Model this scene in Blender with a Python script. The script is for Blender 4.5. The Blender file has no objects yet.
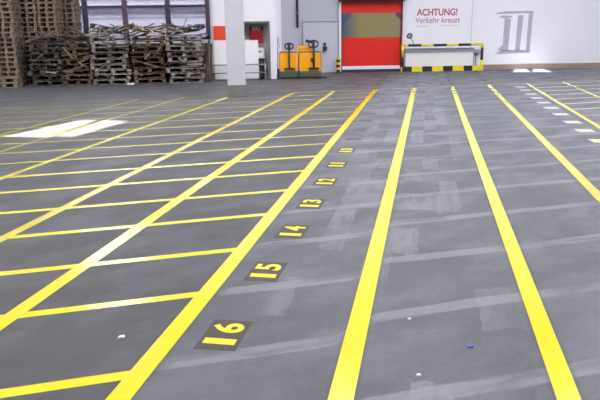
import bpy, bmesh, math, random
from mathutils import Vector, Matrix
random.seed(7)
sc = bpy.context.scene
col = sc.collection
R = math.radians

# ------------------------------------------------------------------ materials
def srgb(r, g, b):
    f = lambda c: (c/255/12.92) if c/255 <= .04045 else ((c/255+.055)/1.055)**2.4
    return (f(r), f(g), f(b), 1)

def mat(name, rgb, rough=.6, metal=0, spec=.5, var=0, noise=0, nscale=6, bump=0, rnd=0):
    m = bpy.data.materials.new(name); m.use_nodes = True
    nt = m.node_tree; b = nt.nodes['Principled BSDF']
    b.inputs['Roughness'].default_value = rough; b.inputs['Metallic'].default_value = metal
    b.inputs['Specular IOR Level'].default_value = spec
    c = srgb(*rgb)
    if noise or rnd:
        tc = nt.nodes.new('ShaderNodeTexCoord')
        n = nt.nodes.new('ShaderNodeTexNoise'); n.inputs['Scale'].default_value = nscale; n.inputs['Detail'].default_value = 4
        nt.links.new(tc.outputs['Object'], n.inputs['Vector'])
        mr = nt.nodes.new('ShaderNodeMapRange'); mr.inputs['From Min'].default_value = .3; mr.inputs['From Max'].default_value = .7
        mr.inputs['To Min'].default_value = 1-noise; mr.inputs['To Max'].default_value = 1+noise
        nt.links.new(n.outputs['Fac'], mr.inputs['Value'])
        val = mr.outputs['Result']
        if rnd:
            oi = nt.nodes.new('ShaderNodeObjectInfo')
            m2 = nt.nodes.new('ShaderNodeMapRange'); m2.inputs['To Min'].default_value = 1-rnd; m2.inputs['To Max'].default_value = 1+rnd
            nt.links.new(oi.outputs['Random'], m2.inputs['Value'])
            mm = nt.nodes.new('ShaderNodeMath'); mm.operation = 'MULTIPLY'
            nt.links.new(val, mm.inputs[0]); nt.links.new(m2.outputs['Result'], mm.inputs[1]); val = mm.outputs[0]
        vm = nt.nodes.new('ShaderNodeVectorMath'); vm.operation = 'SCALE'; vm.inputs[0].default_value = c[:3]
        nt.links.new(val, vm.inputs['Scale']); nt.links.new(vm.outputs['Vector'], b.inputs['Base Color'])
    else:
        b.inputs['Base Color'].default_value = c
    if bump:
        tc = nt.nodes.new('ShaderNodeTexCoord')
        n = nt.nodes.new('ShaderNodeTexNoise'); n.inputs['Scale'].default_value = 40
        nt.links.new(tc.outputs['Object'], n.inputs['Vector'])
        bp = nt.nodes.new('ShaderNodeBump'); bp.inputs['Strength'].default_value = bump; bp.inputs['Distance'].default_value = .01
        nt.links.new(n.outputs['Fac'], bp.inputs['Height']); nt.links.new(bp.outputs['Normal'], b.inputs['Normal'])
    return m

def emis(name, rgb, s):
    m = bpy.data.materials.new(name); m.use_nodes = True
    b = m.node_tree.nodes['Principled BSDF']
    b.inputs['Base Color'].default_value = (.8, .8, .8, 1)
    b.inputs['Emission Color'].default_value = srgb(*rgb); b.inputs['Emission Strength'].default_value = s
    return m

M = dict(
    wall=mat('white wall paint', (234, 235, 246), .7, noise=.03, nscale=.6),
    wallshade=mat('shaded wall tone', (186, 190, 204), .7, noise=.03, nscale=.8),
    ceil=mat('ceiling metal', (190, 192, 196), .7, noise=.03, nscale=.5),
    pillar=mat('pillar paint', (206, 208, 224), .6, noise=.03, nscale=2),
    concrete=mat('bare concrete', (128, 126, 128), .8, noise=.1, nscale=5),
    brown=mat('brown skirting', (158, 138, 130), .7, noise=.12, nscale=3),
    seam=mat('wall seam', (194, 199, 216), .7),
    markgrey=mat('grey wall mark', (176, 176, 192), .75, noise=.06, nscale=8),
    faint=mat('faint small print', (205, 200, 212), .75),
    redtext=mat('red lettering', (176, 72, 104), .6),
    redtext2=mat('thin red lettering', (190, 110, 136), .6),
    yellow=mat('yellow floor tape', (246, 234, 0), .15, noise=.04, nscale=3, spec=1.0),
    yellow2=mat('worn yellow floor tape', (224, 214, 30), .2, noise=.12, nscale=4, spec=1.0),
    yellow3=mat('faded yellow floor tape', (150, 148, 60), .4, noise=.15, nscale=3),
    pale=mat('pale worn floor line', (205, 203, 180), .4, noise=.15, nscale=3),
    paleplate=mat('worn pale floor patch', (192, 193, 192), .5, noise=.1, nscale=8),
    black=mat('black number plate', (74, 66, 60), .6, noise=.15, nscale=9),
    digit=mat('yellow digit film', (246, 236, 40), .4, noise=.05),
    worndigit=mat('worn dark digit', (86, 84, 86), .6),
    wood=mat('weathered pallet wood', (134, 119, 104), .85, noise=.25, nscale=7, rnd=.25),
    woodgrey=mat('grey old pallet wood', (84, 78, 74), .9, noise=.35, nscale=9, rnd=.45),
    woodbrown=mat('brown pallet wood', (98, 80, 62), .9, noise=.3, nscale=8, rnd=.4),
    woodsilver=mat('silvery weathered pallet wood', (138, 130, 126), .85, noise=.35, nscale=9, rnd=.4),
    woodlight=mat('pale fresh wood', (190, 172, 150), .85, noise=.15, nscale=7, rnd=.15),
    red=mat('red door curtain', (226, 32, 18), .5, noise=.05, nscale=1.5),
    darkred=mat('dark red door rail', (120, 30, 40), .5),
    whitemetal=mat('white painted metal', (236, 236, 242), .4),
    navy=mat('dark blue rubber seal', (48, 50, 92), .6),
    frame=mat('violet grey window frame', (74, 68, 88), .5),
    frameplum=mat('plum window frame', (112, 84, 104), .5),
    doorframe=mat('grey door frame', (108, 108, 116), .5),
    inner=mat('doorway lining', (224, 224, 230), .7, noise=.04),
    steel=mat('galvanised tube', (150, 152, 162), .4, metal=.4),
    orange=mat('orange red panel', (232, 74, 36), .5),
    board=mat('white board', (240, 240, 246), .5),
    hydr=mat('red cabinet paint', (190, 30, 44), .4),
    darkgrey=mat('dark grey plastic', (60, 60, 72), .5),
    blackplastic=mat('black plastic', (34, 34, 44), .45),
    trucky=mat('yellow truck paint', (246, 172, 18), .4, noise=.04),
    truckskirt=mat('dark green grey truck skirt', (74, 84, 78), .6),
    truckred=mat('red truck trim', (220, 84, 40), .4),
    bar_y=mat('barrier yellow', (236, 220, 40), .45),
    bar_k=mat('barrier black', (38, 36, 44), .5),
    greyslab=mat('grey slab', (168, 172, 184), .6),
    pane_red=mat('blue window edging', (70, 84, 120), .5),
    facade=mat('pale metal cladding', (184, 182, 190), .6),
    facadeband=mat('blue grey band', (140, 142, 156), .6),
    asphalt=mat('yard asphalt', (70, 70, 72), .9, noise=.1),
    fillpanel=emis('added fill light panel', (255, 252, 246), 8),
    fillpanel2=emis('stronger added fill light panel', (255, 252, 250), 10),
    bluebit=mat('blue scrap', (90, 100, 220), .5),
    rubber=mat('rubber wheel', (40, 40, 42), .8),
)

def glass(name, rgb, rough, alpha_trans):
    m = bpy.data.materials.new(name); m.use_nodes = True
    nt = m.node_tree; nt.nodes.clear()
    out = nt.nodes.new('ShaderNodeOutputMaterial'); mx = nt.nodes.new('ShaderNodeMixShader')
    tr = nt.nodes.new('ShaderNodeBsdfTransparent'); tr.inputs['Color'].default_value = srgb(*rgb)
    gl = nt.nodes.new('ShaderNodeBsdfPrincipled'); gl.inputs['Base Color'].default_value = srgb(*rgb); gl.inputs['Roughness'].default_value = rough
    mx.inputs['Fac'].default_value = alpha_trans
    nt.links.new(tr.outputs[0], mx.inputs[1]); nt.links.new(gl.outputs[0], mx.inputs[2]); nt.links.new(mx.outputs[0], out.inputs[0])
    return m
M['glass'] = glass('window glass', (240, 240, 244), .1, .12)
M['vision'] = glass('yellowed clear door film', (190, 180, 130), .3, .8)
for k_ in ('yellow', 'yellow2'):
    pb = M[k_].node_tree.nodes['Principled BSDF']; pb.inputs['Coat Weight'].default_value = .4; pb.inputs['Coat Roughness'].default_value = .2; pb.inputs['Specular IOR Level'].default_value = .8
# vision band of the red door: tinted film, blue-green towards its left edge
nt = M['vision'].node_tree
p = [n for n in nt.nodes if n.type == 'BSDF_PRINCIPLED'][0]
tc = nt.nodes.new('ShaderNodeTexCoord'); sx = nt.nodes.new('ShaderNodeSeparateXYZ'); rp = nt.nodes.new('ShaderNodeValToRGB')
nt.links.new(tc.outputs['Generated'], sx.inputs[0]); nt.links.new(sx.outputs['X'], rp.inputs[0]); nt.links.new(rp.outputs[0], p.inputs['Base Color'])
rp.color_ramp.elements[0].color = srgb(84, 112, 120); rp.color_ramp.elements[0].position = .03
rp.color_ramp.elements[1].color = srgb(160, 150, 104); rp.color_ramp.elements[1].position = .3
e = rp.color_ramp.elements.new(.17); e.color = srgb(128, 130, 124)
e = rp.color_ramp.elements.new(.92); e.color = srgb(158, 152, 116)

# ------------------------------------------------------------------ mesh helpers
class MB:
    def __init__(s): s.bm = bmesh.new(); s.mats = []
    def mi(s, m):
        if m not in s.mats: s.mats.append(m)
        return s.mats.index(m)
    def box(s, x0, x1, y0, y1, z0, z1, m='wood', bev=0, rot=None):
        r = bmesh.ops.create_cube(s.bm, size=1)
        vs = r['verts']
        c = Vector(((x0+x1)/2, (y0+y1)/2, (z0+z1)/2)); d = Vector((x1-x0, y1-y0, z1-z0))
        for v in vs:
            q = Vector((v.co.x*d.x, v.co.y*d.y, v.co.z*d.z))
            if rot: q = rot @ q
            v.co = q + c
        fs = {f for v in vs for f in v.link_faces}
        for f in fs: f.material_index = s.mi(m)
        if bev:
            es = {e for v in vs for e in v.link_edges}
            rr = bmesh.ops.bevel(s.bm, geom=list(es), offset=bev, segments=2, affect='EDGES', profile=.6)
            for f in rr['faces']: f.material_index = s.mi(m)
        return s
    def tube(s, pts, rad, m='steel', n=10, closed=False):
        pts = [Vector(p) for p in pts]; k = len(pts); rings = []
        for i, p in enumerate(pts):
            if closed: t = pts[(i+1) % k]-pts[i-1]
            else: t = pts[min(i+1, k-1)]-pts[max(i-1, 0)]
            t.normalize()
            a = Vector((0, 0, 1)) if abs(t.z) < .9 else Vector((1, 0, 0))
            u = t.cross(a).normalized(); w = t.cross(u)
            rings.append([s.bm.verts.new(p+(u*math.cos(2*math.pi*j/n)+w*math.sin(2*math.pi*j/n))*rad) for j in range(n)])
        for i in range(k if closed else k-1):
            A, B = rings[i], rings[(i+1) % k]
            for j in range(n):
                f = s.bm.faces.new((A[j], A[(j+1) % n], B[(j+1) % n], B[j])); f.material_index = s.mi(m); f.smooth = True
        if not closed:
            for r in (rings[0], rings[-1]):
                f = s.bm.faces.new(r); f.material_index = s.mi(m)
        return s
    def prism(s, poly, z0, z1, m, axis='z'):
        """poly of 2-D points extruded; axis z: (x,y) at z0..z1 ; axis y: (x,z) at y0..y1 ; axis x: (y,z) at x0..x1"""
        def P(a, b, c): return {'z': (a, b, c), 'y': (a, c, b), 'x': (c, a, b)}[axis]
        A = [s.bm.verts.new(P(a, b, z0)) for a, b in poly]; B = [s.bm.verts.new(P(a, b, z1)) for a, b in poly]
        n = len(poly); fs = [s.bm.faces.new(A), s.bm.faces.new(B)]
        for i in range(n): fs.append(s.bm.faces.new((A[i], A[(i+1) % n], B[(i+1) % n], B[i])))
        for f in fs: f.material_index = s.mi(m)
        return s
    def mesh(s, name):
        bmesh.ops.recalc_face_normals(s.bm, faces=s.bm.faces)
        me = bpy.data.meshes.new(name); s.bm.to_mesh(me); s.bm.free()
        for m in s.mats: me.materials.append(M[m])
        return me
    def build(s, name, parent=None, loc=None):
        o = bpy.data.objects.new(name, s.mesh(name)); col.objects.link(o)
        if parent: o.parent = parent
        if loc: o.location = loc
        return o

def tag(o, label, cat, group=None, kind=None):
    if label: o['label'] = label
    if cat: o['category'] = cat
    if group: o['group'] = group
    if kind: o['kind'] = kind
    return o
def struct(o, label=None):
    o['kind'] = 'structure'
    if label: o['label'] = label
    return o
def empty(name, loc=(0, 0, 0), rot=(0, 0, 0)):
    o = bpy.data.objects.new(name, None); o.location = loc; o.rotation_euler = rot; o.empty_display_size = .1
    col.objects.link(o); return o

def text_mesh(txt, size, bold, m, depth=.002):
    cu = bpy.data.curves.new('t', 'FONT'); cu.body = txt; cu.size = size; cu.offset = bold; cu.extrude = depth
    cu.align_x = 'CENTER'; cu.align_y = 'CENTER'; cu.resolution_u = 4
    o = bpy.data.objects.new('t', cu); col.objects.link(o)
    dg = bpy.context.evaluated_depsgraph_get(); dg.update()
    me = bpy.data.meshes.new_from_object(o.evaluated_get(dg))
    bpy.data.objects.remove(o); bpy.data.curves.remove(cu)
    me.materials.clear(); me.materials.append(M[m])
    return me

# ------------------------------------------------------------------ camera  (origin = floor under the camera, +Y towards the end wall)
F, PITCH, ROLL, WP, H = 670.42, .252845, -.0140192, .0634541, 1.65
cam = bpy.data.cameras.new('camera'); co = bpy.data.objects.new('camera', cam); col.objects.link(co); sc.camera = co
cam.sensor_width = 36; cam.lens = F*36/600; cam.clip_start = .05; cam.clip_end = 400
fw = Vector((0, math.cos(PITCH), -math.sin(PITCH))); rt = Vector((1, 0, 0)); up = rt.cross(fw)
RT = rt*math.cos(ROLL)+up*math.sin(ROLL); UP = -rt*math.sin(ROLL)+up*math.cos(ROLL)
mx = Matrix((RT, UP, -fw)).transposed().to_4x4()
co.matrix_world = Matrix.Translation((0, 0, H)) @ Matrix.Rotation(-WP, 4, 'Z') @ mx

# ------------------------------------------------------------------ floor markings frame
Dv = Vector((.248668, .968589)); Nv = Vector((.968589, -.248668)); Ev = Vector((.977127, .212656))
UA = -1.3514
def P_u(u, v): return Nv*u+Dv*v
def P_c(u, c): return Nv*UA+Dv*c+Ev*((u-UA)/.89353)

WALLY = 24.977
XL, XR, YF, HC = -17.0, 18.0, -14.0, 10.5

# ------------------------------------------------------------------ room shell
def floor_material():
    m = bpy.data.materials.new('worn grey hall floor'); m.use_nodes = True
    nt = m.node_tree; N = nt.nodes; L = nt.links; b = N['Principled BSDF']
    def math_(op, a, bb=None, c=None, clamp=False):
        n = N.new('ShaderNodeMath'); n.operation = op; n.use_clamp = clamp
        for i, v in enumerate((a, bb, c)):
            if v is None: continue
            if isinstance(v, (int, float)): n.inputs[i].default_value = v
            else: L.new(v, n.inputs[i])
        return n.outputs[0]
    def sstep(x, a, bb, lo=0, hi=1):
        n = N.new('ShaderNodeMapRange'); n.interpolation_type = 'SMOOTHSTEP'
        n.inputs['From Min'].default_value = a; n.inputs['From Max'].default_value = bb
        n.inputs['To Min'].default_value = lo; n.inputs['To Max'].default_value = hi
        L.new(x, n.inputs['Value']); return n.outputs['Result']
    def noise(vec, scale, detail=3, rough=.5):
        n = N.new('ShaderNodeTexNoise'); n.inputs['Scale'].default_value = scale; n.inputs['Detail'].default_value = detail; n.inputs['Roughness'].default_value = rough
        L.new(vec, n.inputs['Vector']); return n.outputs['Fac']
    tc = N.new('ShaderNodeTexCoord'); s = N.new('ShaderNodeSeparateXYZ'); L.new(tc.outputs['Object'], s.inputs[0])
    X, Y = s.outputs['X'], s.outputs['Y']
    u = math_('ADD', math_('MULTIPLY', X, Nv.x), math_('MULTIPLY', Y, Nv.y))
    v = math_('ADD', math_('MULTIPLY', X, Dv.x), math_('MULTIPLY', Y, Dv.y))
    A0 = Nv*UA
    nE = Vector((-Ev.y, Ev.x)); k = 1/(Dv.dot(nE))
    c = math_('MULTIPLY', math_('ADD', math_('MULTIPLY', math_('SUBTRACT', X, A0.x), nE.x), math_('MULTIPLY', math_('SUBTRACT', Y, A0.y), nE.y)), k)
    def comb(a, bb):
        n = N.new('ShaderNodeCombineXYZ'); L.new(a, n.inputs[0]); L.new(bb, n.inputs[1]); return n.outputs[0]
    uv = comb(u, c)
    # removed tape ghosts right of the numbered row
    cc = math_('SUBTRACT', c, math_('ADD', sstep(u, -.48, -.22, 2.79, 3.03), math_('MULTIPLY', noise(uv, .9), .12)))
    fr = math_('ABSOLUTE', math_('SUBTRACT', math_('FRACT', math_('ADD', math_('DIVIDE', cc, .972), 20.5)), .5))
    line = sstep(fr, .055, .085, 1, 0)
    mask = math_('MULTIPLY', sstep(u, -1.3, -1.2), sstep(u, 2.55, 2.7, 1, 0))
    streak = sstep(noise(comb(math_('MULTIPLY', u, 1.6), math_('MULTIPLY', c, 5)), 1.0, 4), .36, .56)
    ghost = math_('MULTIPLY', math_('MULTIPLY', line, mask), math_('ADD', math_('MULTIPLY', streak, .75), .25))
    ghost = math_('MULTIPLY', ghost, sstep(c, 4.5, 14, 1, .45))
    # scrubbed / brushed pale patches
    wn = N.new('ShaderNodeTexWhiteNoise'); wn.noise_dimensions = '2D'
    L.new(comb(math_('FLOOR', math_('DIVIDE', math_('ADD', u, math_('MULTIPLY', noise(uv, 6), .06)), .19)), math_('FLOOR', math_('ADD', math_('DIVIDE', v, .62), math_('MULTIPLY', noise(uv, 3), .5)))), wn.inputs['Vector'])
    patch = math_('MULTIPLY', sstep(wn.outputs['Value'], .55, .95), math_('MULTIPLY', sstep(u, -1.0, -.85), sstep(u, .25, .6, 1, .25)))
    patch = math_('MULTIPLY', patch, sstep(noise(comb(math_('MULTIPLY', u, 9), math_('MULTIPLY', v, 1.5)), 1.5, 3), .3, .6, .35, 1))
    blot = sstep(noise(uv, 1.4, 5, .6), .35, .7)
    fine = noise(uv, 30, 3)
    side = sstep(u, -1.42, -1.30)
    def mix(f, a, bb):
        n = N.new('ShaderNodeMix'); n.data_type = 'RGBA'; n.clamp_factor = True
        if isinstance(f, (int, float)): n.inputs[0].default_value = f
        else: L.new(f, n.inputs[0])
        for i, q in ((6, a), (7, bb)):
            if isinstance(q, tuple): n.inputs[i].default_value = q
            else: L.new(q, n.inputs[i])
        return n.outputs[2]
    left = mix(blot, srgb(*FL[0]), srgb(*FL[1]))
    right = mix(blot, srgb(*FR[0]), srgb(*FR[1]))
    base = mix(side, left, right)
    base = mix(math_('MULTIPLY', patch, .45), base, srgb(*GH))
    base = mix(math_('MULTIPLY', ghost, .6), base, srgb(*GH))
    # darker edges along the main tapes
    d = None
    for uu in (UA, -2.393, -.341, .679, 1.691):
        t = sstep(math_('ABSOLUTE', math_('SUBTRACT', u, uu)), .06, .085, .3, 0)
        d = t if d is None else math_('ADD', d, t)
    base = mix(d, base, srgb(58, 54, 60))
    vm = N.new('ShaderNodeVectorMath'); vm.operation = 'SCALE'; L.new(base, vm.inputs[0]); L.new(sstep(fine, .3, .7, .94, 1.06), vm.inputs['Scale'])
    L.new(vm.outputs[0], b.inputs['Base Color'])
    L.new(sstep(blot, 0, 1, .62, .5), b.inputs['Roughness'])
    b.inputs['Specular IOR Level'].default_value = .4
    return m
FL = ((79, 79, 85), (92, 92, 99)); FR = ((92, 94, 104), (107, 108, 119)); GH = (148, 149, 161)
M['floor'] = floor_material()

struct(MB().box(XL-.3, XR+.3, YF-.3, WALLY+.3, -.2, 0, 'floor').build('floor'))
# end wall, split where the window openings are (window 1: low strip; window 2: clerestory)
W1 = (-9.0, -1.55, 1.25, 3.9); W2 = (-7.0, -4.2, 5.6, 10.1)
wb = MB()
wb.box(XL, W1[0], WALLY, WALLY+.3, 0, HC, 'wall')
wb.box(W1[0], W1[1], WALLY, WALLY+.3, 0, W1[2], 'wall')
wb.box(W1[0], W1[1], WALLY, WALLY+.3, W1[3], W2[2], 'wall')
wb.box(W1[0], W2[0], WALLY, WALLY+.3, W2[2], W2[3], 'wall')
wb.box(W2[1], W1[1], WALLY, WALLY+.3, W2[2], W2[3], 'wall')
wb.box(W1[0], W1[1], WALLY, WALLY+.3, W2[3], HC, 'wall')
wb.box(W1[1], 1.0, WALLY, WALLY+.3, 0, HC, 'wall')
wb.box(1.0, 3.12, WALLY, WALLY+.3, 0, 3.4, 'wallshade')  # blue grey stretch: shade beside the office corner put into the colour
wb.box(1.0, 3.12, WALLY, WALLY+.3, 3.4, HC, 'wall')
wb.box(3.12, XR, WALLY, WALLY+.3, 0, HC, 'wall')
struct(wb.build('wall_back'))
struct(MB().box(XL-.3, XL, YF, WALLY+.3, 0, HC, 'wall').build('wall_left'))
struct(MB().box(XR, XR+.3, YF, WALLY+.3, 0, HC, 'wall').build('wall_right'))
struct(MB().box(XL-.3, XR+.3, YF-.3, YF, 0, HC, 'wall').build('wall_front'))

# roof with two small clear openings for the sun, and unseen glowing panels added to light the hall
SUN_DIR = Vector((.26, .66, -.70)).normalized()      # the way the light travels
def up_to_roof(x, y):
    t = (HC)/(-SUN_DIR.z); return (x-SUN_DIR.x*t, y-SUN_DIR.y*t)
patches = [
    [(-4.07, 11.05), (-3.33, 12.88), (-2.98, 12.88), (-3.34, 10.82)],
    [(-3.24, 10.90), (-2.82, 12.80), (-2.38, 12.62), (-2.90, 10.84)],
    [(9.10, 23.50), (9.68, 24.84), (10.14, 24.84), (9.66, 23.36)],
    [(9.76, 23.36), (10.38, 24.84), (10.76, 24.84), (10.36, 23.15)]]
bm = bmesh.new()
outer = [bm.verts.new((x, y, HC)) for x, y in ((XL, YF), (XR, YF), (XR, WALLY+.3), (XL, WALLY+.3))]
edges = [bm.edges.new((outer[i], outer[(i+1) % 4])) for i in range(4)]
for pt in patches:
    vs = [bm.verts.new((*up_to_roof(*q), HC)) for q in pt]
    edges += [bm.edges.new((vs[i], vs[(i+1) % 4])) for i in range(4)]
bmesh.ops.triangle_fill(bm, edges=edges, use_beauty=True)
me = bpy.data.meshes.new('ceiling'); bm.to_mesh(me); bm.free(); me.materials.append(M['ceil'])
struct((lambda o: (col.objects.link(o), o)[1])(bpy.data.objects.new('ceiling', me)))

RL = [(-12.0, -10.8, -9, 3), (-1.2, .2, -9, 3), (11.0, 12.4, -9, 3), (-9.6, -6.8, 7, 18), (.8, 3.8, 7, 18.5), (8.6, 12.6, 7, 17.5)]  # glowing panels added out of view to brighten floor and end wall
for i, (a, b_, y0, y1) in enumerate(RL):
    t = MB().box(a, b_, y0, y1, HC-.10, HC-.04, 'fillpanel' if y0 < 0 else 'fillpanel2').build('fill_panel')
    struct(t, 'long glowing panel added under the roof to light the hall')

# ------------------------------------------------------------------ windows of the end wall
def window(name, x0, x1, z0, z1, xs, zs, label):
    e = struct(empty(name, ((x0+x1)/2, WALLY+.1, z0)), label)
    ox, oy, oz = e.location
    fr = MB()
    w = .088
    for i, x in enumerate(xs):
        fr.box(x-w-ox, x+w-ox, -.08, .06, 0, z1-oz, 'frame' if i % 2 == 0 else 'frameplum')
    for z in zs: fr.box(x0-ox, x1-ox, -.06, .05, z-.045-oz, z+.045-oz, 'frame')
    fr.box(x0-ox, x1-ox, -.08, .06, 0, .1, 'frame'); fr.box(x0-ox, x1-ox, -.08, .06, z1-oz-.1, z1-oz, 'frame')
    fr.build('window_frame', e)
    xx = sorted(set([x0]+list(xs)+[x1]))
    for a, b_ in zip(xx[:-1], xx[1:]):
        if b_-a < .3: continue
        MB().box(a+.06-ox, b_-.06-ox, -.005, .005, .05, z1-oz-.05, 'glass').build('pane', e)
window('window_1', *W1, (-8.9, -7.4, -5.93, -4.54, -3.03, -1.62), (2.42,), 'wide low window band behind the pallet heaps with dark mullions')
window('window_2', *W2, (-6.9, -4.3), (7.4,), 'tall high window above the pallet stacks')

# outside: yard and a pale clad hall opposite
struct(MB().box(-60, 40, WALLY+.3, 60, -.25, -.05, 'asphalt').build('ground_yard'))
fb = MB().box(-45, 25, 31, 40, -.05, 7.5, 'facade')
for k in range(19): fb.box(-45, 25, 30.97, 31, .2+k*.38, .26+k*.38, 'facadeband')
fb.box(-45, 25, 30.9, 31, 2.30, 2.55, 'frame')
tag(fb.build('warehouse_building'), 'pale clad hall with a blue grey band seen through the window behind the pallets', 'building')

# ------------------------------------------------------------------ projecting office box with doorway
of = MB()
ox0, ox1, oy = -1.30, .71, 22.3
of.box(ox0, -.34, oy, oy+.15, 0, 4.2, 'wall')
of.box(.50, ox1, oy, oy+.15, 0, 4.2, 'wall')
of.box(-.34, .50, oy, oy+.15, 1.80, 4.2, 'wall')
of.box(ox0, ox0+.12, oy+.15, WALLY, 0, 4.2, 'wall')
of.box(ox1-.10, ox1, oy+.15, WALLY, 0, 4.2, 'wall')
of.box(ox0, ox1, oy+.15, WALLY, 4.1, 4.2, 'wall')
of.box(-.9, ox1-.10, oy+.55, oy+.65, 0, 4.1, 'inner')
struct(of.build('wall_office'), 'white walled room projecting from the end wall behind the pillar')
df = empty('door_2', (.08, oy, 0)); struct(df, 'open doorway with grey frame in the projecting white room')
MB().box(-.42, -.36, -.03, .15, 0, 1.84, 'doorframe').box(.38, .44, -.03, .15, 0, 1.84, 'doorframe').box(-.36, .38, -.03, .15, 1.78, 1.84, 'doorframe').build('door_frame', df)
MB().box(.36, .385, .16, .53, .02, 1.78, 'inner').build('door_leaf', df)
# contents of the doorway
t = empty('fire_hose_cabinet', (.09, oy+.54, 1.13)); tag(t, 'red cabinet with white pictogram hanging inside the grey framed doorway', 'cabinet')
MB().box(-.22, .22, -.14, 0, 0, .42, 'hydr', .01).build('cabinet_body', t)
MB().box(-.22, .22, -.16, -.0, .42, .54, 'darkgrey', .01).build('cabinet_top', t)
MB().box(-.13, .13, -.168, -.16, .43, .53, 'board').box(-.09, -.03, -.172, -.168, .45, .51, 'hydr').box(.03, .09, -.172, -.168, .45, .51, 'hydr').build('sign_plate', t)
t = empty('equipment_cart', (.14, oy+.30, 0)); tag(t, 'dark wheeled cart carrying a white box just inside the doorway', 'cart')
for sx in (-.16, .16):
    for sy in (-.15, .15):
        l = MB().tube([(sx, sy, .08), (sx, sy, .62)], .018, 'darkgrey').build('leg', t)
        MB().tube([(sx-.02, sy, .05), (sx+.02, sy, .05)], .05, 'rubber').build('wheel', l)
MB().box(-.2, .2, -.18, .18, .18, .22, 'darkgrey', .005).build('shelf', t)
MB().box(-.2, .2, -.18, .18, .60, .66, 'blackplastic', .005).build('shelf', t)
MB().box(-.19, .17, -.16, .16, .36, .54, 'blackplastic', .02).build('drawer_unit', t)
tag(MB().box(-.19, .18, -.15, .15, 0, .34, 'board', .012).box(-.12, .1, -.153, -.15, .2, .24, 'darkgrey').build('white_box', None, (.14, oy+.30, .66)), 'white box standing on the dark cart inside the doorway', 'box')

# white board and red panel behind rails
tag(MB().box(-.71, .71, 0, .03, 0, 1.24, 'board', .004).box(-.71, .71, -.006, 0, .0, .03, 'steel').build('white_board', None, (-.58, 22.05, .02)),
    'large white board standing behind the grey tube rails and the pillar', 'board')
tag(MB().box(-.02, .40, 0, .03, 0, .44, 'orange', .004).build('red_panel', None, (-1.27, oy-.03, 1.27)), 'square orange red panel on the white wall left of the pillar', 'panel')
t = empty('guard_rail', (-.62, 21.9, 0)); tag(t, 'low galvanised tube rail in front of the white board and doorway', 'railing')
for z in (.50, .24): MB().tube([(-.97, 0, z), (.95, 0, z)], .022, 'steel').build('rail', t)
for x in (-.97, 0, .95):
    pz = MB().tube([(x, 0, 0), (x, 0, .54)], .026, 'steel').build('post', t)
    MB().box(x-.07, x+.07, -.07, .07, 0, .012, 'steel').build('foot_plate', pz)

# ------------------------------------------------------------------ pillar
pl = MB().box(-.22, .22, -.22, .22, .29, HC, 'pillar', .012).build('pillar', None, (-.455, 16.86, 0))
struct(pl, 'square white painted pillar with bare grey foot')
MB().box(-.235, .235, -.235, .235, 0, .29, 'concrete', .01).build('pillar_foot', pl)

# ------------------------------------------------------------------ recess objects: pipe, sheet panel, controller
tag(MB().tube([(0, 0, 0), (0, 0, 3.2)], .045, 'darkgrey').box(-.07, .07, -.05, .07, .5, .54, 'steel').box(-.07, .07, -.05, .07, 2.2, 2.24, 'steel').build('drain_pipe', None, (1.58, WALLY-.08, 1.62)),
    'dark vertical pipe on the shaded blue grey wall behind the trucks', 'pipe')
t = MB().box(0, 1.28, -.05, 0, 0, 1.8, 'seam', .004).build('sheet_panel', None, (1.78, WALLY-.005, .01))
tag(t, 'pale blue sheet metal panel fixed to the wall behind the trucks', 'panel')
MB().box(-.02, 0, -.07, 0, 0, 1.82, 'steel').box(1.28, 1.3, -.07, 0, 0, 1.82, 'steel').box(0, 1.28, -.07, 0, 1.8, 1.82, 'steel').build('edge_trim', t)
t = empty('control_pendant', (2.56, WALLY-.16, .80)); tag(t, 'small black control box hanging on the pale panel left of the red door', 'control box')
MB().box(-.075, .075, -.04, .04, 0, .15, 'blackplastic', .02).build('housing', t)
MB().tube([(0, 0, .15), (0, .0, .2), (0, .06, .26), (0, .09, .28)], .012, 'blackplastic').box(-.05, .05, .04, .1, .2, .26, 'blackplastic').build('hook', t)
tag(MB().tube([(0, 0, 0), (.01, .02, .8), (.02, .03, 1.35)], .014, 'steel').tube([(.02, .03, 1.35), (.03, .0, 1.28), (.05, -.22, 1.12), (.06, -.30, .98)], .007, 'darkgrey').build('charging_rod', None, (.76, 22.62, 0)),
    'thin upright rod with drooping cable left of the yellow trucks', 'rod')

# ------------------------------------------------------------------ red high-speed door
DX0, DX1 = 3.16, 5.40
d = empty('door_1', ((DX0+DX1)/2, WALLY, 0)); struct(d, 'red roll up curtain door with a clear band')
hw = (DX1-DX0)/2
cu = MB()
cu.box(-hw+.04, hw-.05, -.05, -.03, .22, 1.24, 'red'); cu.box(-hw+.04, hw-.05, -.05, -.03, 2.10, 3.0, 'red')
for z in (.55, .9, 2.3): cu.box(-hw+.04, hw-.05, -.055, -.03, z, z+.012, 'red')
cu.build('door_curtain', d)
vb = MB().box(-hw+.04, hw-.05, -.045, -.035, 1.24, 2.10, 'vision').build('clear_band', d)
MB().box(-hw+.04, hw-.05, -.02, -.015, 0, 3.0, 'greyslab').build('backing_sheet', d)
MB().box(-hw, hw, -.08, -.01, .10, .22, 'whitemetal', .01).build('bottom_bar', d)
MB().box(-hw, hw, -.07, -.01, 0, .10, 'navy', .01).build('rubber_seal', d)
MB().box(-hw-.08, -hw, -.12, 0, 0, 3.1, 'whitemetal').build('side_rail', d)
MB().box(-hw, -hw+.04, -.12, 0, 0, 3.0, 'navy').build('rail_gasket', d)
MB().box(hw-.05, hw, -.12, 0, 0, 3.1, 'darkred').build('side_rail', d)
MB().box(-hw-.12, hw+.05, -.25, 0, 2.50, 2.56, 'darkgrey').box(-hw-.12, hw+.05, -.40, 0, 2.56, 3.1, 'whitemetal').build('roller_housing', d)
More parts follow.
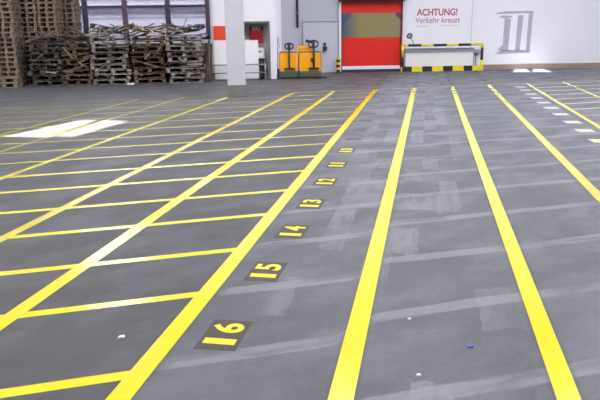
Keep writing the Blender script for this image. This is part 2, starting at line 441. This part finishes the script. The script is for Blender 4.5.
MB().prism([(hw-.05, 2.10), (hw-.05, 1.84), (hw-.22, 1.98), (hw-.26, 2.10)], -.052, -.046, 'pane_red', 'y').prism([(-hw+.04, 2.10), (-hw+.42, 2.10), (-hw+.22, 1.86), (-hw+.12, 1.72), (-hw+.04, 1.66)], -.052, -.046, 'pane_red', 'y').build('corner_film', d)

# ------------------------------------------------------------------ striped posts and barrier
t = empty('striped_bollard', (3.04, 24.72, 0)); tag(t, 'short yellow and black striped post left of the red door', 'bollard')
b_ = MB()
for k in range(6): b_.tube([(0, 0, .02+k*.09), (0, 0, .11+k*.09)], .07, 'bar_k' if k % 2 == 0 else 'bar_y', 14)
b_.build('post', t); MB().box(-.1, .1, -.1, .1, 0, .02, 'bar_k').build('base_plate', t)

BY = 24.40
t = empty('safety_barrier', (6.77, BY, 0)); tag(t, 'yellow and black striped tube barrier right of the red door', 'barrier')
def X(px): return 5.275+(px-401.5)*(8.30-5.275)/(483-401.5)-6.77
b_ = MB()
for a, c_, m in ((401.5, 408, 'bar_y'), (408, 421, 'bar_k'), (421, 433, 'bar_y'), (433, 446, 'bar_k'), (446, 457.5, 'bar_y'), (457.5, 470, 'bar_k'), (470, 482.5, 'bar_y')):
    b_.tube([(X(a), 0, .945), (X(c_), 0, .945)], .045, m, 12)
b_.build('top_tube', t)
b_ = MB()
for a, c_, m in ((402.5, 412, 'bar_k'), (412, 422.5, 'bar_y'), (422.5, 432, 'bar_k'), (432, 443, 'bar_y'), (443, 452.5, 'bar_k'), (452.5, 463.5, 'bar_y'), (463.5, 472, 'bar_k'), (472, 483, 'bar_y')):
    b_.box(X(a), X(c_), -.06, -.03, .02, .20, m)
b_.build('kick_plate', t)
for x, segs in ((X(402.8), ((0, .18, 'bar_y'), (.18, .55, 'bar_k'), (.55, .945, 'bar_y'))), (X(481.5), ((0, .40, 'bar_y'), (.40, .82, 'bar_k'), (.82, .945, 'bar_y')))):
    b_ = MB()
    for z0, z1, m in segs: b_.tube([(x, 0, z0), (x, 0, z1)], .05, m, 12)
    pz = b_.build('post', t); MB().box(x-.09, x+.09, -.03, .09, 0, .012, 'bar_y').build('foot_plate', pz)
t = empty('low_box', (6.73, 24.76, 0)); tag(t, 'long low white box with grey top behind the striped barrier', 'box')
MB().box(-1.25, 1.25, -.17, .19, 0, .67, 'whitemetal', .01).build('housing', t)
MB().box(-1.27, 1.28, -.19, .19, .67, .83, 'greyslab', .01).build('lid', t)
tag(MB().box(-.14, .17, -.05, .05, -.08, .08, 'greyslab', .01).tube([(0, -.01, -.08), (0, -.01, -.68)], .018, 'steel').build('junction_box', None, (8.19, WALLY-.06, .68)), 'small grey wall box with a pipe at the right end of the barrier', 'junction box')
t = empty('round_sign', (5.72, BY, .99)); tag(t, 'small dark ringed sign on a bent rod above the striped barrier', 'sign')
MB().tube([(0, 0, 0), (-.03, 0, .1), (-.10, -.01, .2)], .012, 'darkgrey').build('rod', t)
ring = [(-.16+.085*math.cos(a), -.03, .29+.075*math.sin(a)) for a in [2*math.pi*i/20 for i in range(20)]]
MB().tube(ring, .026, 'blackplastic', 8, True).build('ring', t)
MB().prism([(-.16+.07*math.cos(a), .29+.06*math.sin(a)) for a in [2*math.pi*i/16 for i in range(16)]], -.04, -.025, 'greyslab', 'y').box(-.2, -.12, -.045, -.04, .275, .30, 'blackplastic').build('disc', t)

# ------------------------------------------------------------------ wall details
struct(MB().box(8.42, XR, WALLY-.06, WALLY, 0, .19, 'brown', .008).build('baseboard_back'))
struct(MB().box(7.985, 8.01, WALLY-.006, WALLY, 0, HC, 'seam').build('trim_1'))
def wall_text(name, txt, w, h, cx, cz, m, bold, label):
    me = text_mesh(txt, 1, bold, m)
    xs = [v.co.x for v in me.vertices]; ys = [v.co.y for v in me.vertices]
    kx, ky = w/(max(xs)-min(xs)), h/(max(ys)-min(ys)); mxx, myy = (max(xs)+min(xs))/2, (max(ys)+min(ys))/2
    for v in me.vertices: v.co = ((v.co.x-mxx)*kx, (v.co.y-myy)*ky, v.co.z)
    o = bpy.data.objects.new(name, me); o.location = (cx, WALLY-.004, cz); o.rotation_euler = (R(90), 0, R(0)); col.objects.link(o)
    tag(o, label, 'lettering', 'red warning words on the white wall'); return o
wall_text('wall_lettering', 'ACHTUNG!', 1.50, .25, 6.69, 2.10, 'redtext', .022, 'large red word reading ACHTUNG on the white wall above the barrier')
wall_text('wall_lettering', 'Verkehr kreuzt', 1.66, .20, 6.72, 1.82, 'redtext2', .006, 'smaller red line of words directly below the large red warning')
tag(MB().box(-.8, -.35, -.003, 0, 0, .025, 'faint').box(.12, .78, -.003, 0, .01, .035, 'faint').build('wall_print', None, (6.72, WALLY-.001, 1.60)), 'faint small print line under the red wall lettering', 'lettering')
z0 = 0
ma = MB(); y0_, y1_ = WALLY-.005, WALLY
for pg in ([(9.20, .66), (9.42, .66), (9.46, 1.84), (9.22, 1.84)], [(9.69, .66), (9.86, .66), (9.92, 1.95), (9.72, 1.95)],
           [(10.10, .66), (10.24, .66), (10.28, 2.03), (10.12, 2.03)], [(8.92, .56), (10.26, .60), (10.26, .70), (9.16, .70)],
           [(9.00, .70), (9.20, .70), (9.20, .90)], [(8.88, 2.00), (10.28, 2.03), (10.28, 2.10), (9.3, 2.10), (8.9, 2.05)], [(9.0, 1.90), (9.22, 1.84), (9.5, 1.88), (9.5, 1.93), (9.15, 1.96)]):
    ma.prism(pg, y0_, y1_, 'markgrey', 'y')  # flat grey bar shapes set on the wall
tag(ma.build('wall_mark'), 'grey mark of three upright bars joined top and bottom on the white wall', 'painted mark')

# ------------------------------------------------------------------ floor tapes
def strip(name, p, q, w, m, z=.0012):
    p, q = Vector(p), Vector(q); t = (q-p).normalized(); n = Vector((-t.y, t.x))*w/2; c = (p+q)/2
    b = MB().prism([tuple(p-n-c), tuple(q-n-c), tuple(q+n-c), tuple(p+n-c)], 0, z, m)
    return b.build(name, None, (c.x, c.y, .0))
lanes = [(-6.864, 'yellow3', .08, 'faded'), (-5.90, 'yellow3', .08, ''), (-4.80, 'yellow2', .09, ''), (-3.386, 'yellow2', .10, ''), (-2.393, 'yellow', .11, ''),
         (-1.3514, 'yellow', .114, ''), (-.341, 'yellow', .117, ''), (.679, 'yellow', .108, ''), (1.691, 'yellow2', .108, ''), (2.784, 'yellow2', .09, ''), (3.87, 'yellow2', .09, ''), (4.98, 'yellow2', .09, '')]
LL = ['outermost faded yellow lane line at the far left', 'faded yellow lane line second from the left edge', 'yellow lane line passing left of the sunlit floor patch pair',
      'yellow lane line running to the foot of the pillar', 'broad yellow lane line next left of the numbered edge line', 'broad yellow edge line immediately left of the bay numbers',
      'broad yellow line immediately right of the bay numbers down the picture middle', 'broad yellow line running to the lower right corner',
      'yellow line to the right edge left of the pale patches', 'pale yellow line immediately right of the pale patches', 'pale yellow line crossing the right hand bays', 'outermost yellow line at the far right end']
LL[2] = 'yellow lane line running left of the pillar, third from the left'
LL[3] = 'yellow lane line just right of the pillar, fourth from the left'
for i, (u, m, w, _) in enumerate(lanes):
    v0 = -1.5 if u > -2 else 1.0
    # ends on the far cross line
    c1 = 18.15; q = P_c(u, c1)
    tag(strip('lane_line', P_u(u, v0), q, w, m, .0016), LL[i], 'floor line', 'long yellow lane lines')
for k in range(16):
    c = [2.785, 3.848, 4.743, 5.799, 6.709, 7.713, 8.595, 9.629, 10.466][k] if k < 9 else 10.466+(k-8)*.965
    if k < 9: c = .5*c+.5*(2.81+.962*k)
    if k == 1: c = 3.84
    a = 16-k
    lab = 'narrow yellow cross tape nearest the camera, below bay number 16' if k == 0 else 'narrow yellow cross tape level with the gap between bay places %d and %d, left side' % (a+1, a)
    ul = -9.5 if k > 3 else -5
    tag(strip('bay_tape', P_c(ul, c), P_c(UA-.03, c), .085 if k < 7 else .07, 'yellow' if k < 7 else 'yellow2', .001), lab, 'floor tape', 'narrow yellow cross tapes of the left bays')
ordn = ['first', 'second', 'third', 'fourth', 'fifth', 'sixth', 'seventh', 'eighth', 'ninth', 'tenth', 'eleventh', 'twelfth', 'thirteenth', 'fourteenth', 'fifteenth', 'sixteenth', 'seventeenth', 'eighteenth', 'nineteenth', 'twentieth']
for k in range(9):
    c = 10.0+.955*k
    tag(strip('bay_tape', P_c(2.80, c), P_c(9, c), .075, 'pale' if k > 1 else 'yellow2', .001), 'pale cross tape of the right hand bays, %s counted from the near side' % ordn[k], 'floor tape', 'pale cross tapes of the right bays')
tag(strip('end_line', P_c(-3.4, 18.15), P_c(9, 18.15), .05, 'pale', .0008), 'thin pale line closing off the far ends of all lanes', 'floor line')

# number plates along the edge line
def plate(n, c, vary=True):
    e_name = 'number_plate'
    q = P_u(-1.063, c[1]); ang = math.atan2(Nv.y, Nv.x)
    long = .38 if n >= 10 else .22
    bm_ = MB(); pts = [(-.115, -long/2), (.115, -long/2+.01), (.118, long/2), (-.112, long/2-.008)]
    o = bm_.prism(pts, 0, .0012, 'black' if n >= 10 else 'worndigit').build(e_name, None, (q.x, q.y, 0)); o.rotation_euler = (0, 0, ang)
    n10 = n >= 10
    for j, ch in enumerate(str(n)):
        tx = text_mesh(ch, .30, .008 if n10 else .004, 'digit' if n10 else 'black', .0004)
        xs = [v.co.x for v in tx.vertices]; ys = [v.co.y for v in tx.vertices]
        wch = .065 if ch == '1' else .125
        kx = wch/(max(xs)-min(xs)); ky = .18/(max(ys)-min(ys)); cx, cy = (max(xs)+min(xs))/2, (max(ys)+min(ys))/2
        for v in tx.vertices: v.co = ((v.co.x-cx)*kx, (v.co.y-cy)*ky, v.co.z)
        d = bpy.data.objects.new('digit', tx); col.objects.link(d); d.parent = o
        yy = 0 if not n10 else ((-.085 if j == 0 else .085) if True else 0)
        d.location = (0, yy, .0017); d.rotation_euler = (0, 0, R(90))
    return o
for n, v in ((16, 3.28), (15, 4.285), (14, 5.235), (13, 6.15), (12, 7.10), (11, 8.05), (10, 9.02)):
    tag(plate(n, (0, v)), 'black floor plate with yellow digits %d beside the edge line' % n, 'floor number', 'numbered plates along the edge line')
for n, v in ((9, 9.98), (8, 10.90), (7, 12.05), (6, 13.0)):
    tag(plate(n, (0, v)), 'dark worn floor number %d beyond the yellow numbered plates' % n, 'floor number', 'numbered plates along the edge line')
for k, c in enumerate((8.27, 9.26, 10.24, 11.30, 12.33, 13.28, 14.24, 15.17, 16.2, 17.1)):
    q = P_c(2.475, c); ang = math.atan2(Nv.y, Nv.x)
    o = MB().prism([(-.13, -.16), (.13, -.16), (.13, .15), (-.13, .15)], 0, .001, 'paleplate').build('floor_patch', None, (q.x, q.y, 0)); o.rotation_euler = (0, 0, ang+.1)
    if k < 2: MB().prism([(-.09, -.02), (.12, -.02), (.12, .09), (-.09, .09)], .001, .0015, 'digit' if k == 0 else 'pale').build('digit_remnant', o)
    tag(o, 'pale worn patch beside the right hand bays, %s counted from the camera' % ordn[k], 'floor patch', 'pale worn floor patches')

# scraps on the floor
for (x, y, m, lab, s) in ((-.78, 3.46, 'board', 'tiny white paper scrap on the grey floor of the nearest left bay', .02),
                          (1.09, 3.17, 'bluebit', 'tiny blue scrap on the floor between the two right hand lines', .018),
                          (.85, 3.54, 'board', 'tiny white fleck on the floor right of the middle line', .012),
                          (.75, 2.90, 'board', 'tiny white fleck close to the camera right of the middle line', .012)):
    b_ = MB().prism([(-s, -s*.6), (s, -s*.4), (s*.7, s), (-s*.6, s*.7)], 0, .006, m)
    tag(b_.build('paper_scrap', None, (x, y, 0)), lab, 'scrap')
b_ = MB().prism([(-.1, -.06), (.08, -.08), (.11, .05), (-.05, .08)], 0, .05, 'board')
tag(b_.build('paper_scrap', None, (-3.82, 21.16, 0)), 'crumpled white paper on the floor before the gap between the pallet heaps', 'scrap')

# ------------------------------------------------------------------ pallets
def pallet_meshes(Wd, Dp, m, tagname):
    """front faces -Y; Wd along x, Dp along y; 144 mm high"""
    d = {}
    BK = .035 if Wd < .7 else .055  # deck boards run along x
    d['deck_board'] = [(MB().box(-Wd/2, Wd/2, -.0625, .0625, 0, .022, m).mesh('deck_board'), (0, y, .122)) for y in [(-Dp/2+.07)+i*(Dp-.14)/4 for i in range(5)]]
    d['stringer_board'] = [(MB().box(-BK, BK, -Dp/2+.005, Dp/2-.005, 0, .022, m).mesh('stringer_board'), (x, 0, .10)) for x in (-Wd/2+.065, 0, Wd/2-.065)]
    d['block'] = [(MB().box(-BK, BK, -.06, .06, 0, .078, m).mesh('block'), (x, y, .022)) for x in (-Wd/2+.065, 0, Wd/2-.065) for y in (-Dp/2+.065, 0, Dp/2-.065)]
    d['bottom_board'] = [(MB().box(-Wd/2+.003, Wd/2-.003, -.05, .05, 0, .022, m).mesh('bottom_board'), (0, y, 0)) for y in (-Dp/2+.065, 0, Dp/2-.065)]
    return d
PK = {}
def pallet(kind, loc, rot, drop=0.0, parts=True):
    Wd, Dp, m = kind
    if kind not in PK:
        d = pallet_meshes(Wd, Dp, m, 'p')
        b_ = bmesh.new()
        for lst in d.values():
            for me, l in lst:
                n0 = len(b_.verts); b_.from_mesh(me); b_.verts.ensure_lookup_table()
                for v in b_.verts[n0:]: v.co += Vector(l)
        one = bpy.data.meshes.new('wooden_pallet'); b_.to_mesh(one); b_.free(); one.materials.append(M[m])
        PK[kind] = (d, one)
    d, one = PK[kind]
    if not parts:
        o = bpy.data.objects.new('wooden_pallet', one); o.location = loc; o.rotation_euler = rot; col.objects.link(o); return o
    e = empty('wooden_pallet', loc, rot)
    for nm, lst in d.items():
        for me, l in lst:
            if drop and nm in ('deck_board', 'block') and random.random() < drop: continue
            o = bpy.data.objects.new(nm, me); o.location = l; o.parent = e; col.objects.link(o)
            if drop and nm == 'deck_board': o.rotation_euler = (0, 0, random.uniform(-.05, .05)*drop*3)
    return e

cnt = ordn
def stack(name, x, yf, kind, n, jit=.02, yaw=.03, drop=0, parts=True, tilt=0, z=0.0, adj='weathered', grp=None, gap=.002, skip=()):
    y = yf+kind[1]/2; zz = z
    for k in range(n):
        s = 1 if k else 0
        tl = random.uniform(-tilt, tilt)*s
        o = pallet(kind, (x+random.uniform(-jit, jit)*s, y+random.uniform(-jit, jit)*s, zz+abs(tl)*kind[0]/2.2), (random.uniform(-tilt, tilt)*s*.4, tl, random.uniform(-yaw, yaw)), drop if k else 0, parts)
        tag(o, '%s pallet, %s from the floor in the %s' % (adj, cnt[k], name), 'pallet', grp or 'pallets in the '+name)
        zz += .144+gap+abs(tl)*kind[0]*.75
    return zz
K6 = (.64, .80, 'wood'); K6b = (.60, .80, 'wood')
stack('leftmost full tall stack', -7.47, 21.25, K6, 20, .02, .03)
stack('dark stack at the left edge', -8.18, 21.9, (.64, .80, 'woodgrey'), 20, .015, .02, parts=False)
stack('second full tall stack', -7.06, 22.25, K6b, 20, .015, .02, parts=False)
stack('third full tall stack', -6.44, 22.25, K6b, 20, .015, .02, parts=False)
stack('fourth tall stack behind', -6.12, 23.25, K6b, 20, .015, .02, parts=False)

stack('low pale pair at the left edge', -7.46, 20.72, (.80, .42, 'wood'), 2, .02, .03, adj='pale')
planks = []
def plank(a, b, w, t, m, lab, twist=0):
    a, b = Vector(a), Vector(b); v = b-a; L_ = v.length
    mesh = MB().box(-L_/2, L_/2, -w/2, w/2, -t/2, t/2, m).mesh('loose_board')
    o = bpy.data.objects.new('loose_board', mesh); col.objects.link(o)
    q = v.to_track_quat('X', 'Z') @ Matrix.Rotation(twist, 4, 'X').to_quaternion()
    o.rotation_mode = 'QUATERNION'; o.rotation_quaternion = q; o.location = (a+b)/2
    tag(o, lab, 'board', 'loose boards on the broken pallet heaps')
heaps = [
    ('grey heap below tall stacks', -6.36, 21.30, (.98, .80, 'woodgrey'), 8, .07, .22, .4, .04, 'broken dark grey'),
    ('leftmost brown heap', -5.42, 21.35, (.84, .80, 'woodbrown'), 8, .06, .2, .35, .035, 'broken brown'),
    ('middle grey beige stack', -4.42, 21.25, (1.10, .80, 'woodsilver'), 9, .05, .14, .2, .03, 'worn grey beige'),
    ('right hand brown stack', -3.30, 21.35, (.96, .80, 'woodbrown'), 9, .06, .16, .25, .035, 'worn brown'),
    ('rightmost grey stack', -2.18, 21.40, (1.06, .80, 'woodsilver'), 9, .07, .16, .22, .035, 'worn light grey')]
tops = []
for nm, x, yf, kd, n, jit, yaw, drop, tilt, adj in heaps:
    zt = stack(nm, x, yf, kd, n, jit, yaw, drop, True, tilt, adj=adj, gap=.004)
    tops.append((nm, x, yf, kd, zt))
hn = ['upper left', 'upper right', 'crossing', 'leaning', 'low', 'front', 'rear', 'splintered', 'tilted', 'topmost', 'short', 'projecting']
for nm, x, yf, kd, zt in tops:
    w = kd[0]
    for j in range(12):
        cx = x+random.uniform(-w*.35, w*.35); cy = yf+random.uniform(.02, .6); L_ = random.uniform(.35, .95)
        an = random.uniform(-.45, .45); cz = zt+.02+.018*j+abs(math.sin(an))*L_*.3
        yw = random.uniform(-.9, .9)
        v = Vector((math.cos(an)*math.cos(yw), math.cos(an)*math.sin(yw), math.sin(an)))*L_/2
        c = Vector((cx, cy, cz))
        plank(c-v, c+v, random.uniform(.05, .09), .022, random.choice([kd[2], 'wood', 'woodgrey', 'woodlight' if j % 4 == 0 else kd[2]]), '%s loose board lying on top of the %s' % (hn[j], nm), random.uniform(-.6, .6))
for nm, x, kd, n in (('added back row behind the brown heap', -5.15, (1.0, .8, 'woodgrey'), 8), ('added back row behind the middle stack', -4.1, (1.0, .8, 'woodgrey'), 8),
                     ('added back row behind the brown stack', -3.05, (1.0, .8, 'woodbrown'), 8), ('added back row behind the rightmost stack', -2.02, (.95, .8, 'woodgrey'), 8)):
    stack(nm, x, 22.3 if x > -5.5 else 22.32, kd, n, .02, .05, 0, False, .004, adj='added dark')  # rows added behind the heaps to block backlight through the gaps
fr_ = ['first', 'second', 'third', 'fourth', 'fifth', 'sixth', 'seventh', 'eighth', 'ninth']
for nm, x, yf, kd, zt in tops:
    w = kd[0]
    for j in range(9):
        cz = .3+j*(zt-.25)/9; cx = x+random.uniform(-w*.4, w*.4); L_ = random.uniform(.2, .5)
        an = random.uniform(-.9, .9); v = Vector((math.cos(an), -.15, math.sin(an)))*L_/2
        c = Vector((cx, yf-.03, cz))
        plank(c-v, c+v, .05, .022, random.choice([kd[2], 'woodgrey', 'wood']), '%s loose board up the front of the %s' % (fr_[j], nm), R(90)+random.uniform(-.4, .4))
for nm, x in (('added row near the window left end', -5.2), ('added row near the window middle left', -4.3), ('added row near the window middle', -3.4), ('added row near the window right end', -2.5)):
    stack(nm, x, 23.2, (.82, 1.2, 'woodgrey'), 8, .02, .05, 0, False, .004, adj='added dark', z=0)  # further rows added to cover the lit wall behind the gaps
# tilted broken pallets crowning the heaps
for (x, y, z, rot, kd, lab) in ((-4.62, 21.75, 1.62, (0, .22, .1), (.8, .6, 'woodgrey'), 'small tilted broken pallet on the middle heap'),
                                (-3.95, 21.72, 1.60, (.1, -.35, -.1), (.55, .6, 'woodbrown'), 'second tilted broken pallet leaning on the middle heap'),
                                (-3.2, 21.8, 1.50, (0, .16, .15), (.9, .6, 'woodlight'), 'pale broken pallet sloping down on the brown stack'),
                                (-2.0, 21.8, 1.56, (.1, -.14, -.2), (.9, .6, 'woodgrey'), 'tilted broken pallet on the rightmost grey stack'),
                                (-5.5, 21.8, 1.32, (0, .06, .1), (.9, .6, 'woodgrey'), 'broken pallet lying on the brown heap'),
                                (-6.3, 21.8, 1.30, (0, -.1, .1), (.9, .6, 'woodgrey'), 'broken pallet lying on the grey heap')):
    tag(pallet(kd, (x, y, z), rot, .35), lab, 'pallet', 'tilted pallets on top of the heaps')
# thin sticks and wires
for j, (a, b_, r_) in enumerate((((-2.45, 21.6, 1.6), (-2.62, 21.7, 2.08), .012), ((-2.2, 21.5, 1.6), (-2.05, 21.6, 1.95), .012), ((-3.6, 21.5, 1.45), (-2.7, 21.6, 1.68), .02), ((-1.75, 21.6, 1.45), (-1.45, 21.7, 1.5), .02))):
    tag(MB().tube([a, b_], r_, 'woodgrey', 6).build('thin_stick'), 'thin stick %s' % ['rising steepest from the rightmost grey heap', 'short and upright on the rightmost grey heap', 'bridging the tops of the brown and grey stacks', 'jutting over the right end of the heaps'][j], 'stick', 'thin sticks on the heaps')
loop = [(-1.72+.13*math.cos(a), 21.6+.03*math.sin(3*a), 1.68+.09*math.sin(a)) for a in [2*math.pi*i/18 for i in range(18)]]
tag(MB().tube(loop, .012, 'darkgrey', 6, True).build('wire_loop'), 'loop of dark strapping sticking up from the rightmost grey stack', 'wire')
for j in range(5):
    x = -4.98+.11*j
    plank((x, 21.9, 1.42), (x+.03, 21.95, 1.42+.22+.05*math.sin(j)), .07, .02, 'woodlight', 'pale upright board end, %s from the left between brown and middle heaps' % ordn[j])
for j, (x0, x1) in enumerate(((-1.52, -1.42), (-1.40, -1.36), (-1.62, -1.50))):
    plank((x0, 21.62+.08*j, .02), (x1, 21.95+.06*j, 1.28-.12*j), .07, .022, 'woodbrown', '%s tall board leaning between rightmost stack and guard rail' % ['first', 'second', 'third'][j])

# ------------------------------------------------------------------ pallet trucks
def truck(x, w, big, label):
    e = empty('pallet_truck', (x, 22.36, 0)); tag(e, label, 'pallet truck', 'yellow pallet trucks parked at the end wall')
    h = w/2
    MB().box(-h, h, 0, .62, .22, .83, 'trucky', .035).box(-h*.62, h*.62, -.012, 0, .34, .76, 'trucky', .005).build('body', e)
    MB().box(-h-.01, h+.01, -.03, .66, .03, .23, 'truckskirt', .03).build('skirt', e)
    MB().box(-h+.03, h-.03, .0, .60, .83, .86, 'truckred' if not big else 'darkgrey', .01).build('top_trim', e)
    if big:
        MB().box(h-.02, h+.012, .0, .6, .24, .84, 'truckred', .008).build('side_strip', e)
        MB().prism([(.02, .86), (.02, 1.0), (.16, 1.05), (.60, 1.02), (.62, .86)], -h-.03, h*.15, 'trucky', 'x').build('battery_cover', e)
        MB().box(h-.05, h+.20, -.02, .5, .01, .05, 'darkgrey', .01).build('step_plate', e)
    else:
        MB().box(-h-.07, -h, .1, .35, .08, .32, 'darkgrey', .02).build('charger_plug', e)
    ta = MB(); tx = .02 if not big else .12
    tz = 1.10 if not big else 1.16
    ta.tube([(tx, -.03, .30), (tx, -.05, .55), (tx*.9, -.08, tz-.05)], .032, 'blackplastic'); ta.box(tx-.17, tx+.17, -.09, -.01, .29, .35, 'blackplastic', .015)
    if big: ta.box(tx-.09, tx+.03, -.11, -.04, .52, .66, 'blackplastic', .015)
    a = ta.build('tiller_arm', e)
    th = MB(); rr = .13 if not big else .15; cxx = tx if not big else tx-.02
    pts = [(cxx+rr*1.05*math.cos(q), -.09-.03*math.sin(q), tz-.06+rr*.75*math.sin(q)) for q in [2*math.pi*i/20 for i in range(20)]]
    th.tube(pts, .024, 'blackplastic', 8, True); th.box(cxx-.05, cxx+.05, -.13, -.05, tz-.14, tz+.06, 'darkgrey', .015)
    if big: th.box(cxx-.26, cxx-.02, -.13, -.05, tz-.02, tz+.07, 'blackplastic', .02, Matrix.Rotation(.25, 3, 'Y'))
    th.build('tiller_head', a)
    for s in (-1, 1):
        MB().box(s*h*.6-.08, s*h*.6+.08, .66, 1.75, .06, .12, 'truckred', .01).build('fork', e)
        MB().tube([(s*h*.55-.04, .3, .07), (s*h*.55+.04, .3, .07)], .07, 'rubber').build('wheel', e)
truck(1.11, .60, False, 'smaller yellow pallet truck with upright black tiller, nearer the doorway')
truck(1.82, .72, True, 'larger yellow pallet truck with raised cover and tilted tiller head, on the right')

# ------------------------------------------------------------------ light
w = bpy.data.worlds.new('sky'); sc.world = w; w.use_nodes = True
bg = w.node_tree.nodes['Background']; bg.inputs['Color'].default_value = (.94, .96, 1, 1); bg.inputs['Strength'].default_value = 6.0
s = bpy.data.lights.new('sun', 'SUN'); s.energy = 45; s.angle = R(.53); s.color = (1, .97, .93)
so = bpy.data.objects.new('sun', s); so.rotation_mode = 'QUATERNION'; so.rotation_quaternion = SUN_DIR.to_track_quat('-Z', 'Y'); so.location = (-20, -20, 40); col.objects.link(so)
sc.view_settings.view_transform = 'Standard'; sc.view_settings.look = 'None'; sc.view_settings.gamma = 1; sc.view_settings.exposure = .06
sc.view_settings.use_curve_mapping = False
sc.cycles.use_denoising = True
sc.cycles.max_bounces = 8; sc.cycles.diffuse_bounces = 4; sc.cycles.sample_clamp_indirect = 6
